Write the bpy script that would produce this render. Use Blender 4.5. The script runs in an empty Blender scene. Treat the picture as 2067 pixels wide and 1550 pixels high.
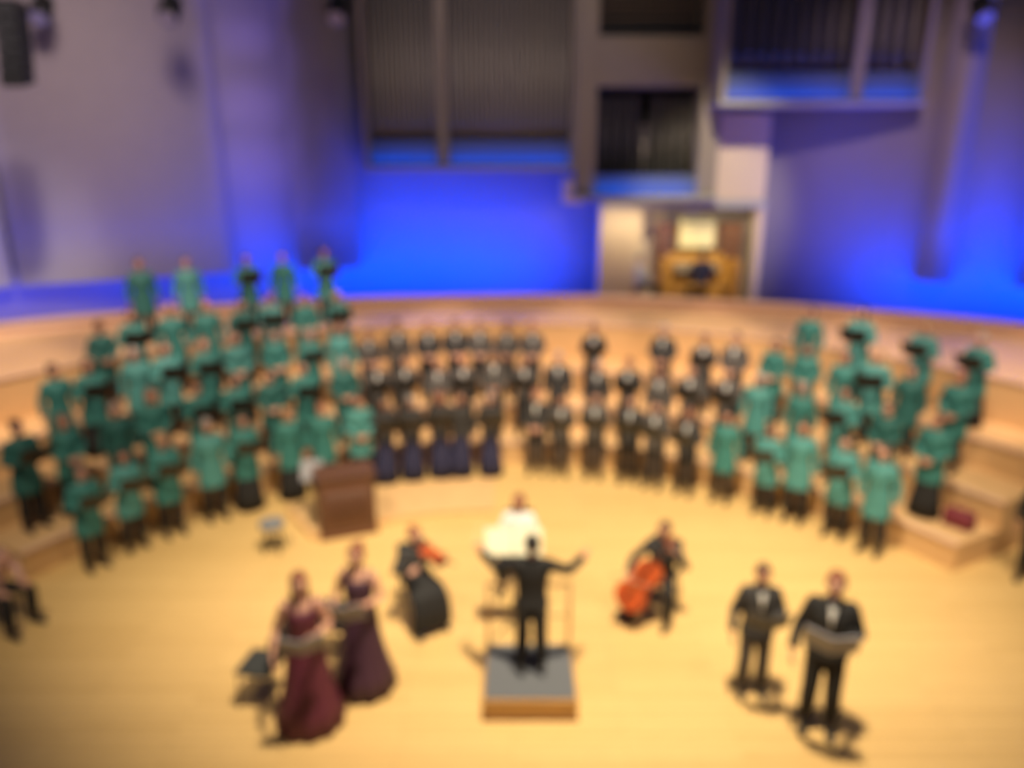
import bpy, bmesh, math, random
from mathutils import Vector, Matrix
random.seed(11)
R = math.radians
SC = bpy.context.scene
COL = SC.collection

# ------------------------------------------------------------------ camera
cam_d = bpy.data.cameras.new('camera'); cam = bpy.data.objects.new('camera', cam_d); COL.objects.link(cam)
cam.location = (0, 0, 6.0); cam.rotation_euler = (R(90 - 17.1), 0, 0)
cam_d.sensor_fit = 'HORIZONTAL'; cam_d.sensor_width = 36; cam_d.lens = 36 * 1540 / 2067
cam_d.clip_end = 200
# the photograph is out of focus over its whole depth: the lens is focused close to the camera
DEFOCUS_PX = 30.0                        # blur disc, in pixels of a 2067-wide frame
cam_d.dof.use_dof = True; cam_d.dof.focus_distance = 0.5
cam_d.dof.aperture_fstop = (cam_d.lens / 1000) / (DEFOCUS_PX * 0.5 / 1540)
SC.camera = cam

# ------------------------------------------------------------------ world, lights, exposure
w = bpy.data.worlds.new('hall'); SC.world = w; w.use_nodes = True
bg = w.node_tree.nodes['Background']; bg.inputs[0].default_value = (0.62, 0.6, 0.85, 1); bg.inputs[1].default_value = 0.09
SC.view_settings.view_transform = 'Standard'; SC.view_settings.look = 'None'
SC.view_settings.gamma = 1; SC.view_settings.use_curve_mapping = False; SC.view_settings.exposure = 0.0
SC.cycles.use_denoising = True
SC.cycles.max_bounces = 5; SC.cycles.diffuse_bounces = 3; SC.cycles.caustics_reflective = False; SC.cycles.caustics_refractive = False

def lamp(name, typ, loc, target, energy, color, **kw):
    d = bpy.data.lights.new(name, typ); o = bpy.data.objects.new(name, d); COL.objects.link(o)
    d.energy = energy; d.color = color
    for k, v in kw.items(): setattr(d, k, v)
    o.location = loc
    v = Vector(target) - Vector(loc)
    o.rotation_euler = v.to_track_quat('-Z', 'Y').to_euler()
    return o
WARM = (1.0, 0.82, 0.58)
lamp('stage_light', 'SPOT', (1.0, 5.0, 14), (1.1, 10.0, 0), 17500, WARM, spot_size=R(61), spot_blend=1.0, shadow_soft_size=0.5)
lamp('stage_light', 'SPOT', (-5, 3.5, 13), (-4.4, 12, .5), 5200, WARM, spot_size=R(46), spot_blend=1.0, shadow_soft_size=0.4)
lamp('stage_light', 'SPOT', (6, 3.5, 13), (5.2, 12, .5), 5200, WARM, spot_size=R(46), spot_blend=1.0, shadow_soft_size=0.4)
for a_ in range(-40, 41, 10):          # rig of narrow spots along the back rows and the parapet
    c_, s_ = math.cos(R(a_)), math.sin(R(a_))
    lamp('rear_spot', 'SPOT', (10 * s_, 10 * c_, 12.5), (16.9 * s_, 16.9 * c_, 1.2), 3900, (1, .76, .60), spot_size=R(27), spot_blend=0.35, shadow_soft_size=0.3)
lamp('fill_spot', 'SPOT', (-4, 8, 13), (-10.5, 17.5, 6.5), 4600, (1, .78, .74), spot_size=R(54), spot_blend=1.0, shadow_soft_size=1.5)
lamp('fill_spot', 'SPOT', (-4, 8, 13), (-11.6, 16.6, 3.6), 5600, (1, .88, .8), spot_size=R(24), spot_blend=1.0, shadow_soft_size=0.4)
lamp('fill_spot', 'SPOT', (3, 8, 13), (5.0, 20, 4.6), 8000, (1, .85, .55), spot_size=R(19), spot_blend=0.7, shadow_soft_size=0.3)  # added spot, fixture unseen, brightens the beige panelling by the tower
lamp('fill_spot', 'SPOT', (0, 8, 13), (.2, 19.8, 8.6), 1400, (1, .84, .72), spot_size=R(46), spot_blend=0.9, shadow_soft_size=0.4)  # frontal fill added to lift the organ pipes, no fixture modelled
lamp('fill_spot', 'SPOT', (5, 8, 13), (9.2, 19, 6.2), 2400, (1, .7, .75), spot_size=R(30), spot_blend=1.0, shadow_soft_size=0.4)  # extra wash added on the right-hand wall, source unseen
for z_, e_ in ((4.9, 4200), (6.3, 3800), (7.8, 3600), (9.4, 3600), (11, 4000)):
    lamp('recess_spot', 'SPOT', (-2, 8, 13), (-6.5, 20.2, z_), e_, (0.28, 0.2, 1), spot_size=R(12), spot_blend=1.0, shadow_soft_size=0.1)
BLUE = (0.0, 0.05, 1.0)

# ------------------------------------------------------------------ materials
MATS = {}
def mat(name, col, rough=0.6, metal=0.0, noise=0.0, scale=8.0, bump=0.0, emit=None, strength=0.0, stretch=None, spec=0.5):
    if name in MATS: return MATS[name]
    m = bpy.data.materials.new(name); m.use_nodes = True
    nt = m.node_tree; p = nt.nodes['Principled BSDF']
    p.inputs['Base Color'].default_value = (*col, 1); p.inputs['Roughness'].default_value = rough
    p.inputs['Metallic'].default_value = metal; p.inputs['Specular IOR Level'].default_value = spec
    if emit: p.inputs['Emission Color'].default_value = (*emit, 1); p.inputs['Emission Strength'].default_value = strength
    if noise or bump:
        tc = nt.nodes.new('ShaderNodeTexCoord'); mp = nt.nodes.new('ShaderNodeMapping'); n = nt.nodes.new('ShaderNodeTexNoise')
        nt.links.new(tc.outputs['Object'], mp.inputs[0]); nt.links.new(mp.outputs[0], n.inputs['Vector'])
        if stretch: mp.inputs['Scale'].default_value = stretch
        n.inputs['Scale'].default_value = scale; n.inputs['Detail'].default_value = 5
        if noise:
            mx = nt.nodes.new('ShaderNodeMix'); mx.data_type = 'RGBA'
            mx.inputs[6].default_value = (*[c * (1 - noise) for c in col], 1); mx.inputs[7].default_value = (*[min(1, c * (1 + noise)) for c in col], 1)
            nt.links.new(n.outputs['Fac'], mx.inputs[0]); nt.links.new(mx.outputs[2], p.inputs['Base Color'])
        if bump:
            b = nt.nodes.new('ShaderNodeBump'); b.inputs['Strength'].default_value = bump; b.inputs['Distance'].default_value = 0.01
            nt.links.new(n.outputs['Fac'], b.inputs['Height']); nt.links.new(b.outputs[0], p.inputs['Normal'])
    MATS[name] = m; return m

def floor_mat():
    m = mat('stage_wood', (0.74, 0.49, 0.2), 0.42)
    nt = m.node_tree; p = nt.nodes['Principled BSDF']
    tc = nt.nodes.new('ShaderNodeTexCoord'); br = nt.nodes.new('ShaderNodeTexBrick'); n = nt.nodes.new('ShaderNodeTexNoise')
    mp = nt.nodes.new('ShaderNodeMapping'); mp.inputs['Scale'].default_value = (1, 14, 1)
    nt.links.new(tc.outputs['Object'], br.inputs['Vector']); nt.links.new(tc.outputs['Object'], mp.inputs[0]); nt.links.new(mp.outputs[0], n.inputs['Vector'])
    br.inputs['Color1'].default_value = (0.78, 0.53, 0.215, 1); br.inputs['Color2'].default_value = (0.70, 0.465, 0.18, 1)
    br.inputs['Mortar'].default_value = (0.4, 0.25, 0.1, 1); br.inputs['Scale'].default_value = 1
    br.inputs['Brick Width'].default_value = 2.4; br.inputs['Row Height'].default_value = 0.12; br.inputs['Mortar Size'].default_value = 0.003
    mx = nt.nodes.new('ShaderNodeMix'); mx.data_type = 'RGBA'; mx.blend_type = 'MULTIPLY'; mx.inputs[0].default_value = 0.25
    n.inputs['Scale'].default_value = 3; n.inputs['Detail'].default_value = 6
    nt.links.new(br.outputs['Color'], mx.inputs[6]); nt.links.new(n.outputs['Fac'], mx.inputs[7]); nt.links.new(mx.outputs[2], p.inputs['Base Color'])
    return m
M_FLOOR = floor_mat()
M_RISER = mat('riser_wood', (0.66, 0.42, 0.2), 0.5, noise=0.15, scale=3, stretch=(1, 1, 12))
M_PARA = mat('parapet_wood', (0.72, 0.49, 0.34), 0.5, noise=0.12, scale=2, stretch=(1, 1, 8))
M_PLASTER = mat('grey_plaster', (0.30, 0.265, 0.27), 0.85, noise=0.06, scale=3, bump=0.2)
M_TAUPE = mat('taupe_case', (0.27, 0.23, 0.19), 0.6, noise=0.1, scale=4)
M_CASEDARK = mat('case_interior', (0.03, 0.03, 0.035), 0.8, noise=0.1)
M_PIPE = mat('pipe_metal', (0.32, 0.28, 0.26), 0.42, 0.6, noise=0.06, scale=6)
M_PIPED = mat('dark_pipe_metal', (0.14, 0.125, 0.125), 0.45, 0.6, noise=0.06, scale=6)
M_BEIGE = mat('beige_panel', (0.7, 0.56, 0.4), 0.6, noise=0.06, scale=2, stretch=(1, 1, .3))
M_SHELF = mat('pale_shelf', (0.42, 0.42, 0.42), 0.6, noise=0.04)
M_GREYS = mat('grey_paper', (0.3, 0.3, 0.33), 0.8, noise=0.04)
M_CREAM = mat('cream_paper', (0.75, 0.68, 0.4), 0.8, noise=0.04)
M_TOE = mat('dark_toe_board', (0.09, 0.11, 0.15), 0.6, noise=0.04)
M_BLACK = mat('black_cloth', (0.012, 0.012, 0.013), 0.85, noise=0.2, scale=40, bump=0.2)
M_SUIT = mat('charcoal_suit', (0.03, 0.029, 0.03), 0.85, noise=0.2, scale=40, bump=0.2)
M_SUIT2 = mat('grey_suit', (0.075, 0.068, 0.065), 0.85, noise=0.2, scale=40, bump=0.2)
M_NAVY = mat('navy_cloth', (0.018, 0.019, 0.06), 0.8, noise=0.2, scale=40, bump=0.2)
M_TEAL = [mat('teal_cloth', (0.03, 0.165, 0.15), 0.7, noise=0.18, scale=30, bump=0.2),
          mat('light_teal_cloth', (0.06, 0.235, 0.225), 0.7, noise=0.18, scale=30, bump=0.2),
          mat('deep_teal_cloth', (0.017, 0.105, 0.095), 0.7, noise=0.18, scale=30, bump=0.2)]
M_WINE = mat('wine_cloth', (0.10, 0.014, 0.035), 0.6, noise=0.15, scale=20, bump=0.2)
M_PLUM = mat('plum_cloth', (0.05, 0.017, 0.04), 0.6, noise=0.15, scale=20, bump=0.2)
M_WHITE = mat('white_cloth', (0.78, 0.78, 0.76), 0.7, noise=0.04, scale=30)
M_GREYC = mat('pale_grey_cloth', (0.5, 0.52, 0.6), 0.7, noise=0.08, scale=30)
M_PINKC = mat('rose_beige_cloth', (0.55, 0.33, 0.27), 0.7, noise=0.08, scale=30)
M_PAPER = mat('paper', (0.78, 0.75, 0.56), 0.8, noise=0.04, scale=20)
M_FOLDER = mat('folder_board', (0.015, 0.015, 0.017), 0.5, noise=0.1)
M_GFOLDER = mat('grey_folder_board', (0.22, 0.23, 0.29), 0.5, noise=0.1)
M_SHOE = mat('black_leather', (0.01, 0.01, 0.01), 0.3, noise=0.1)
M_METAL = mat('black_metal', (0.02, 0.02, 0.02), 0.4, 0.5, noise=0.1)
M_CHAIR = mat('black_upholstery', (0.03, 0.034, 0.035), 0.8, noise=0.15, scale=30)
M_GREYUP = mat('grey_upholstery', (0.17, 0.18, 0.2), 0.8, noise=0.15, scale=30)
M_CARPET = mat('grey_carpet', (0.11, 0.12, 0.135), 0.95, noise=0.25, scale=80, bump=0.4)
M_PODW = mat('podium_wood', (0.42, 0.23, 0.065), 0.5, noise=0.15, scale=3, stretch=(1, 1, 10))
M_RAIL = mat('brass_rail', (0.55, 0.36, 0.18), 0.35, 0.6, noise=0.05)
M_VIOL = mat('red_varnish', (0.42, 0.075, 0.018), 0.3, noise=0.25, scale=5, stretch=(1, 1, 4))
M_EBONY = mat('ebony', (0.015, 0.012, 0.01), 0.35, noise=0.1)
M_BROWN = mat('brown_organ_wood', (0.10, 0.045, 0.024), 0.45, noise=0.25, scale=3, stretch=(1, 1, 6))
M_GOLDW = mat('gold_oak', (0.52, 0.27, 0.06), 0.45, noise=0.15, scale=3, stretch=(1, 1, 6))
M_JAMB = mat('dark_oak', (0.14, 0.055, 0.03), 0.45, noise=0.2, scale=3)
M_IVORY = mat('ivory', (0.75, 0.7, 0.58), 0.4, noise=0.05)
M_LEDB = mat('blue_led', (0.02, 0.04, 0.3), 0.5, emit=(0.02, 0.12, 1.0), strength=3)
M_LENS = mat('lamp_lens', (0.3, 0.3, 0.3), 0.2, noise=0.05)
M_MAROON = mat('maroon_bag', (0.16, 0.02, 0.035), 0.6, noise=0.15, scale=20)
SKINS = [mat('skin_light', (0.62, 0.34, 0.24), 0.55, noise=0.05), mat('skin_warm', (0.52, 0.26, 0.17), 0.55, noise=0.05), mat('skin_tan', (0.38, 0.19, 0.12), 0.55, noise=0.05)]
M_EYE = mat('eye_white', (0.8, 0.8, 0.8), 0.3, noise=0.02); M_IRIS = mat('iris', (0.03, 0.02, 0.015), 0.2, noise=0.1); M_LIP = mat('lips', (0.4, 0.1, 0.09), 0.5, noise=0.05)
HAIRS = dict(black=mat('black_hair', (0.012, 0.01, 0.009), 0.5, noise=0.3, scale=60, stretch=(1, 1, .1), bump=.3), brown=mat('brown_hair', (0.06, 0.03, 0.016), 0.5, noise=0.3, scale=60, bump=.3),
             auburn=mat('auburn_hair', (0.2, 0.06, 0.025), 0.5, noise=0.3, scale=60, bump=.3), blond=mat('blond_hair', (0.36, 0.23, 0.1), 0.5, noise=0.2, scale=60, bump=.3), grey=mat('grey_hair', (0.28, 0.27, 0.26), 0.5, noise=0.2, scale=60, bump=.3))

# ------------------------------------------------------------------ object helpers
def mesh_of(name, V, F, mats, smooth=False, mi=None):
    me = bpy.data.meshes.new(name); me.from_pydata([tuple(v) for v in V], [], F)
    for m in mats: me.materials.append(m)
    if mi: me.polygons.foreach_set('material_index', mi)
    if smooth: me.polygons.foreach_set('use_smooth', [True] * len(me.polygons))
    me.update(); return me
def link(name, me, parent=None, loc=None, rot=None):
    o = bpy.data.objects.new(name, me); COL.objects.link(o)
    if parent: o.parent = parent
    if loc: o.location = loc
    if rot: o.rotation_euler = rot
    return o
def thing(name, label, cat, loc=(0, 0, 0), rz=0, group=None, scale=None):
    o = bpy.data.objects.new(name, None); COL.objects.link(o); o.empty_display_size = 0.1
    o.location = loc; o.rotation_euler = (0, 0, rz)
    if scale: o.scale = (scale,) * 3
    return tag(o, label, cat, group)
def tag(o, label, cat, group=None, kind=None):
    if label: o['label'] = label
    if cat: o['category'] = cat
    if group: o['group'] = group
    if kind: o['kind'] = kind
    return o
class G:
    """collects geometry"""
    def __init__(s): s.V = []; s.F = []; s.M = []
    def add(s, V, F, m=0):
        b = len(s.V); s.V += [Vector(v) for v in V]; s.F += [tuple(i + b for i in f) for f in F]; s.M += [m] * len(F); return s
    def box(s, x0, x1, y0, y1, z0, z1, m=0, bev=0.0):
        b = bev
        if b <= 0:
            V = [(x, y, z) for z in (z0, z1) for y in (y0, y1) for x in (x0, x1)]
            return s.add(V, [(0, 2, 3, 1), (4, 5, 7, 6), (0, 1, 5, 4), (2, 6, 7, 3), (0, 4, 6, 2), (1, 3, 7, 5)], m)
        bm = bmesh.new(); bmesh.ops.create_cube(bm, size=1)
        for v in bm.verts: v.co = Vector(((x0 + x1) / 2 + v.co.x * (x1 - x0), (y0 + y1) / 2 + v.co.y * (y1 - y0), (z0 + z1) / 2 + v.co.z * (z1 - z0)))
        bmesh.ops.bevel(bm, geom=bm.edges[:], offset=b, segments=2, affect='EDGES', profile=0.5)
        bm.verts.index_update(); V = [v.co.copy() for v in bm.verts]; F = [tuple(v.index for v in f.verts) for f in bm.faces]; bm.free()
        return s.add(V, F, m)
    def tube(s, pts, rad, n=10, ref=None, m=0, cap=True):
        pts = [Vector(p) for p in pts]; k = len(pts)
        ov = (pts[-1] - pts[0]).normalized()
        if ref is None: ref = Vector((1, 0, 0)) if abs(ov.x) < 0.75 else Vector((0, 1, 0))
        V = []; F = []
        for i, p in enumerate(pts):
            d = (pts[min(i + 1, k - 1)] - pts[max(i - 1, 0)]).normalized()
            a = (ref - d * ref.dot(d)).normalized(); b = d.cross(a)
            r = rad[i] if isinstance(rad, (list, tuple)) else rad
            ra, rb = r if isinstance(r, (list, tuple)) else (r, r)
            for j in range(n):
                t = 2 * math.pi * j / n; V.append(p + a * (ra * math.cos(t)) + b * (rb * math.sin(t)))
        for i in range(k - 1):
            for j in range(n):
                q = (j + 1) % n; F.append((i * n + j, i * n + q, (i + 1) * n + q, (i + 1) * n + j))
        if cap: F.append(tuple(range(n))[::-1]); F.append(tuple((k - 1) * n + j for j in range(n)))
        return s.add(V, F, m)
    def ball(s, c, r, n=10, m=0):
        c = Vector(c); r = r if isinstance(r, (list, tuple)) else (r, r, r); h = max(4, n // 2 + 1)
        V = [c + Vector((0, 0, -r[2]))]; F = []
        for i in range(1, h):
            t = math.pi * i / h
            for j in range(n):
                p = 2 * math.pi * j / n; V.append(c + Vector((r[0] * math.sin(t) * math.cos(p), r[1] * math.sin(t) * math.sin(p), -r[2] * math.cos(t))))
        V.append(c + Vector((0, 0, r[2]))); L = len(V) - 1
        for j in range(n):
            q = (j + 1) % n; F.append((0, 1 + q, 1 + j)); F.append((L, L - n + j, L - n + q))
            for i in range(h - 2): a = 1 + i * n; F.append((a + j, a + q, a + n + q, a + n + j))
        return s.add(V, F, m)
    def xf(s, M):
        s.V = [M @ v for v in s.V]; return s
    def mesh(s, name, mats, smooth=False):
        return mesh_of(name, s.V, s.F, mats if isinstance(mats, list) else [mats], smooth, s.M)
def part(name, g, m, parent, smooth=False, **kw): return link(name, g.mesh(name, m, smooth), parent, **kw)

def remeshed(g, name, mats, voxel, smooth=2):
    """one continuous skin from overlapping closed tubes"""
    me = g.mesh('tmp', mats); o = bpy.data.objects.new('tmp', me); COL.objects.link(o)
    r = o.modifiers.new('r', 'REMESH'); r.mode = 'VOXEL'; r.voxel_size = voxel; r.use_smooth_shade = True
    if smooth: s = o.modifiers.new('s', 'SMOOTH'); s.iterations = smooth; s.factor = 0.5
    dg = bpy.context.evaluated_depsgraph_get(); dg.update()
    out = bpy.data.meshes.new_from_object(o.evaluated_get(dg)); out.name = name
    bpy.data.objects.remove(o); bpy.data.meshes.remove(me)
    out.materials.clear()
    for m in mats: out.materials.append(m)
    out.polygons.foreach_set('use_smooth', [True] * len(out.polygons))
    return out

# ------------------------------------------------------------------ setting: stage and hall
def P(cx, cy, r, a, z): return Vector((cx + r * math.cos(a), cy + r * math.sin(a), z))
def arc_solid(cx, cy, r0, r1, z0, z1, a0, a1, n=48, r1f=None, prof=None):
    g = G(); V = []; F = []
    for i in range(n + 1):
        a = R(a0 + (a1 - a0) * i / n); ro = r1f(a) if r1f else r1
        V += [P(cx, cy, r0, a, z0), P(cx, cy, ro, a, z0), P(cx, cy, ro, a, z1), P(cx, cy, r0, a, z1)]
    for i in range(n):
        b = i * 4
        for j in range(4): F.append((b + j, b + (j + 1) % 4, b + 4 + (j + 1) % 4, b + 4 + j))
    F += [(3, 2, 1, 0), tuple(n * 4 + j for j in range(4))]
    return g.add(V, F)
def struct(name, g, m, smooth=False):
    o = part(name, g, m, None, smooth); o['kind'] = 'structure'; return o
struct('floor', G().box(-24, 24, -4, 22, -0.2, 0), M_FLOOR)
CX, CY = -0.2, 6.5
ROW_R = [7.1, 8.1, 9.1, 10.1, 11.1]; DZ = 0.45
ROW_Z = [0, DZ, 2 * DZ, 3 * DZ + .05, 2.22]
def to_parapet(a):
    # radius from the riser centre out to the parapet circle (radius 18.9 round the origin)
    dx, dy = math.cos(a), math.sin(a); b = CX * dx + CY * dy; c = CX * CX + CY * CY - 18.95 ** 2
    return -b + math.sqrt(b * b - c)
for k in range(1, 5):
    r0 = ROW_R[k] - 0.5; r1 = ROW_R[k] + 0.5
    ri = struct('choir_riser', arc_solid(CX, CY, r0, r1, 0, ROW_Z[k], 27.5, 154.5, r1f=(to_parapet if k == 4 else None)), M_RISER)
    nose = arc_solid(CX, CY, r0 - 0.03, r0 + 0.05, ROW_Z[k] - 0.04, ROW_Z[k] + 0.006, 27.5, 154.5)
    part('step_nosing', nose, M_PARA, ri)
struct('low_platform', arc_solid(CX, CY, 5.35, 6.6, 0, 0.12, 91, 124), M_RISER)
pz = 2.42
par = struct('parapet_wall', arc_solid(0, 0, 18.95, 19.15, 0, pz, 45, 140, 80), M_PARA)
part('parapet_cap', arc_solid(0, 0, 18.88, 19.3, pz, pz + 0.06, 45, 140, 80), M_PARA, par)
struct('gallery_floor', arc_solid(0, 0, 19.15, 21.5, pz - 0.5, pz - 0.3, 45, 140, 60), M_PARA)
wall = struct('wall_back', arc_solid(0, 0, 21.3, 21.7, 0, 13, 45, 140, 120), M_PLASTER, True)
# acoustic wall panels standing proud of the back wall, each bulging slightly
def acoustic(a0, a1, z0, z1, prow=20.75, bulge=0.35):
    g = G(); n, m = 16, 8; V = []; F = []
    for j in range(m + 1):
        for i in range(n + 1):
            t = i / n; s = j / m; a = R(a0 + (a1 - a0) * t)
            r = prow - bulge * math.sin(math.pi * t) * (0.4 + 0.6 * math.sin(math.pi * min(1, 0.15 + s))) ; V.append(P(0, 0, r, a, z0 + (z1 - z0) * s))
    o = len(V)
    for j in range(m + 1):
        for i in range(n + 1): V.append(P(0, 0, 21.32, R(a0 + (a1 - a0) * i / n), z0 + (z1 - z0) * j / m))
    w_ = n + 1
    for j in range(m):
        for i in range(n): b = j * w_ + i; F.append((b, b + 1, b + w_ + 1, b + w_)); F.append((o + b, o + b + w_, o + b + w_ + 1, o + b + 1))
    for j in range(m):
        for i in (0, n): b = j * w_ + i; F.append((b, b + w_, o + b + w_, o + b))
    for i in range(n):
        for j in (0, m): b = j * w_ + i; F.append((b, b + 1, o + b + 1, o + b))
    return part('acoustic_panel', g.add(V, F), M_PLASTER, wall, True)
for a0, a1 in ((110, 123), (123.3, 138), (101.2, 105.6), (60.0, 62.2), (46, 56.5)): acoustic(a0, a1, 3.0, 12.8)

# blue uplights: a row of floodlight troughs on the gallery floor behind the parapet
for i, a in enumerate((47, 55, 62, 90, 96, 102, 109, 117, 125, 133)):
    t = thing('led_floodlight', 'blue floodlight trough hidden behind the wooden parapet wall', 'lamp', tuple(P(0, 0, 19.75, R(a), pz - 0.3)), R(a - 90), 'blue floodlight troughs behind the parapet')
    part('housing', G().box(-1.1, 1.1, -0.09, 0.09, 0, 0.13, bev=0.02), M_METAL, t)
    part('lens', G().box(-1.05, 1.05, -0.06, 0.06, 0.131, 0.14), M_LEDB, t)
    e = 210 if 57 < a < 105 else (70 if a > 110 else 110)
    if a <= 60: e = 360
    p_ = P(0, 0, 19.75, R(a), pz - 0.12)
    lamp('floodlight_beam', 'AREA', p_, P(0, 0, 21.0, R(a), pz + (.9 if a > 60 else 2.6)), e, BLUE, shape='RECTANGLE', size=2.2, size_y=0.12)

# ------------------------------------------------------------------ organ
def pipes(parent, x0, x1, n, y, z0, z1, rad, m, mouth=0.55, step=0.0):
    xs = [x0 + (x1 - x0) * (i + .5) / n for i in range(n)]
    g = G().tube([(0, 0, 0), (0, 0, 0.32), (0, 0, 0.34), (0, 0, z1 - z0)], [rad * .35, rad, rad, rad], 12)
    g.box(-rad * .45, rad * .45, -rad * 1.02, -rad * .6, 0.36, 0.36 + rad * 1.3)
    me = g.mesh('pipe', m, True)
    for i, x in enumerate(xs):
        link('pipe', me, parent, (x, y, z0 + step * abs(i - n / 2 + .5)))
def organ_case(name, label, x0, x1, zb, zt, y, div, sections, D=1.15):
    t = thing(name, label, 'organ', ((x0 + x1) / 2, y, zb), 0, 'organ cases on the back wall')
    L = (x1 - x0) / 2; H = zt - zb
    part('back_panel', G().box(-L, L, D - .05, D, 0, H), M_TAUPE, t)
    part('bottom_board', G().box(-L - .05, L + .05, -.12, D, -.1, 0.0, bev=.01), M_SHELF, t)
    for s in (-1, 1): part('side_panel', G().box(s * L - .06, s * L + .06, -.05, D, 0, H), M_TAUPE, t)
    for d in div: part('post', G().box(d - x0 - L - .13, d - x0 - L + .13, -.05, .12, 0, H), M_TAUPE, t)
    part('toe_board', G().box(-L + .06, L - .06, .16, .2, 0, .62), M_TOE, t)
    part('led_channel', G().box(-L + .1, L - .1, -.08, -.04, 0, .05), M_METAL, t)
    lamp('case_light', 'AREA', ((x0 + x1) / 2, y - .03, zb + .05), ((x0 + x1) / 2, y + .25, zb + .45), 11 * L, (0.0, 0.11, 1.0), shape='RECTANGLE', size=2 * L - .2, size_y=.05)
    for (a, b, n, rad, m) in sections:
        pipes(t, a - x0 - L, b - x0 - L, n, .3, .6, H - .1, rad, m)
    return t
Y0 = 19.75
organ_case('organ_case', 'left organ case of slim grey pipes above a blue-lit ledge', -3.6, 1.5, 5.6, 12.6, Y0, [-1.7],
           [(-3.5, -1.86, 13, .055, M_PIPE), (-1.55, 1.42, 24, .055, M_PIPE)])
organ_case('organ_case', 'right, higher organ case of wide dark pipes above a blue-lit ledge', 4.75, 9.25, 7.05, 12.8, 18.4, [7.75],
           [(4.85, 7.6, 9, .12, M_PIPED), (7.9, 9.15, 4, .12, M_PIPED)], 1.3)
# central case: taupe frame with two openings
t = thing('organ_case', 'central taupe organ tower with louvres above a dark opening of flared trumpet pipes', 'organ', (3.3, Y0, 4.9), 0, 'organ cases on the back wall')
for s, nm in ((-1, 'post'), (1, 'post')): part(nm, G().box(s * 1.5 - .25, s * 1.5 + .25, -.25, 1.1, .0, 7.8, bev=.02), M_TAUPE, t)
part('cross_beam', G().box(-1.25, 1.25, -.25, 1.0, 2.55, 3.65, bev=.02), M_TAUPE, t)
part('back_panel', G().box(-1.25, 1.25, .95, 1.05, 0, 7.8), M_CASEDARK, t)
part('bottom_board', G().box(-1.8, 1.8, -.4, 1.1, -.1, 0, bev=.02), M_SHELF, t)
part('toe_board', G().box(-1.25, 1.25, -.1, -.06, 0, .5), M_TOE, t)
lamp('case_light', 'AREA', (3.3, Y0 - .34, 4.95), (3.3, Y0 - .06, 5.3), 14, (0.0, 0.14, 1.0), shape='RECTANGLE', size=2.4, size_y=.05)
lv = G().box(-1.25, 1.25, -.03, .03, 0, .06).mesh('louvre', M_PIPED)
for i in range(16): link('louvre', lv, t, (0, 0, 3.8 + i * .25), (R(35), 0, 0))
for i in range(9):    # flared trumpets standing in the lower opening
    x = -1.1 + i * .275; h = 1.85 if i not in (4,) else 1.2
    part('trumpet_pipe', G().tube([(x, .35, .5), (x, .35, .75), (x, .35, .5 + h)], [.02, .035, .12], 12), M_PIPED if i != 4 else M_PIPE, t, True)
# beige panelling under and beside the tower, with the organist's niche
t = thing('organ_screen', 'pale beige wooden screen wall round the organ console niche', 'screen', (3.3, Y0 + .4, pz - .3), 0)
part('panel', G().box(1.6, 3.1, -.3, .3, 2.65, 4.75, bev=.02), M_BEIGE, t)
part('panel', G().box(-1.05, 0.05, -.3, .3, 0, 2.6, bev=.02), M_BEIGE, t)
part('panel', G().box(-.0, 3.1, .75, .85, 0, 2.6), M_BEIGE, t)
part('panel', G().box(2.95, 3.15, -.3, .8, 0, 2.6, bev=.02), M_BEIGE, t)
part('lintel', G().box(-1.05, 3.15, -.35, .85, 2.45, 2.65, bev=.02), M_SHELF, t)
lamp('niche_fill', 'AREA', (2.75, Y0 - .7, pz + 2.0), (2.8, Y0 + .2, pz + .6), 14, (1, .82, .5), shape='RECTANGLE', size=1.0, size_y=.1)  # added lamp, warms the left screen panel where the tower shades it
part('bracket', G().box(-2.0, -1.5, -.2, .6, 2.55, 3.15, bev=.02), M_BEIGE, t)
lamp('niche_fill', 'AREA', (4.8, Y0 - .1, pz + 2.05), (4.8, Y0 + .4, pz), 18, (1, .82, .45), shape='RECTANGLE', size=2.0, size_y=.3)
# organ console
OX, OY, OZ = 4.85, Y0 + .15, pz - .3
t = thing('organ_console', 'golden oak organ console with dark stop jambs and lit music desk', 'organ console', (OX, OY, OZ), 0)
part('case', G().box(-1.0, 1.0, .35, .85, 0, 1.25, bev=.03), M_GOLDW, t)
for s in (-1, 1):
    part('cheek', G().box(s * .95 - .07, s * .95 + .07, -.35, .8, 0, 1.15, bev=.02), M_GOLDW, t)
    j = part('stop_jamb', G().add([(s * .62, .45, 1.1), (s * 1.12, .1, 1.1), (s * 1.12, .22, 1.1), (s * .62, .57, 1.1), (s * .62, .45, 2.05), (s * 1.12, .1, 2.05), (s * 1.12, .22, 2.05), (s * .62, .57, 2.05)],
             [(0, 1, 2, 3), (4, 7, 6, 5), (0, 4, 5, 1), (3, 2, 6, 7), (0, 3, 7, 4), (1, 5, 6, 2)]), M_JAMB, t)
    kn = G().tube([(0, 0, 0), (0, -.05, 0), (0, -.06, 0)], [.01, .018, .014], 8).mesh('stop_knob', M_IVORY)
    for a in range(3):
        for b in range(5): link('stop_knob', kn, j, (s * (.72 + a * .15), .375 - a * .105, 1.25 + b * .16))
for k in range(3):
    kb = part('manual', G().box(-.6, .6, .02 + k * .13, .3 + k * .13, .8 + k * .08, .84 + k * .08), M_JAMB, t)
    g = G()
    for i in range(40): g.box(-.58 + i * .029, -.58 + i * .029 + .026, .01 + k * .13, .13 + k * .13, .84 + k * .08, .855 + k * .08)
    tag(part('keys', g, M_IVORY, kb), None, None, None, 'stuff')
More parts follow.
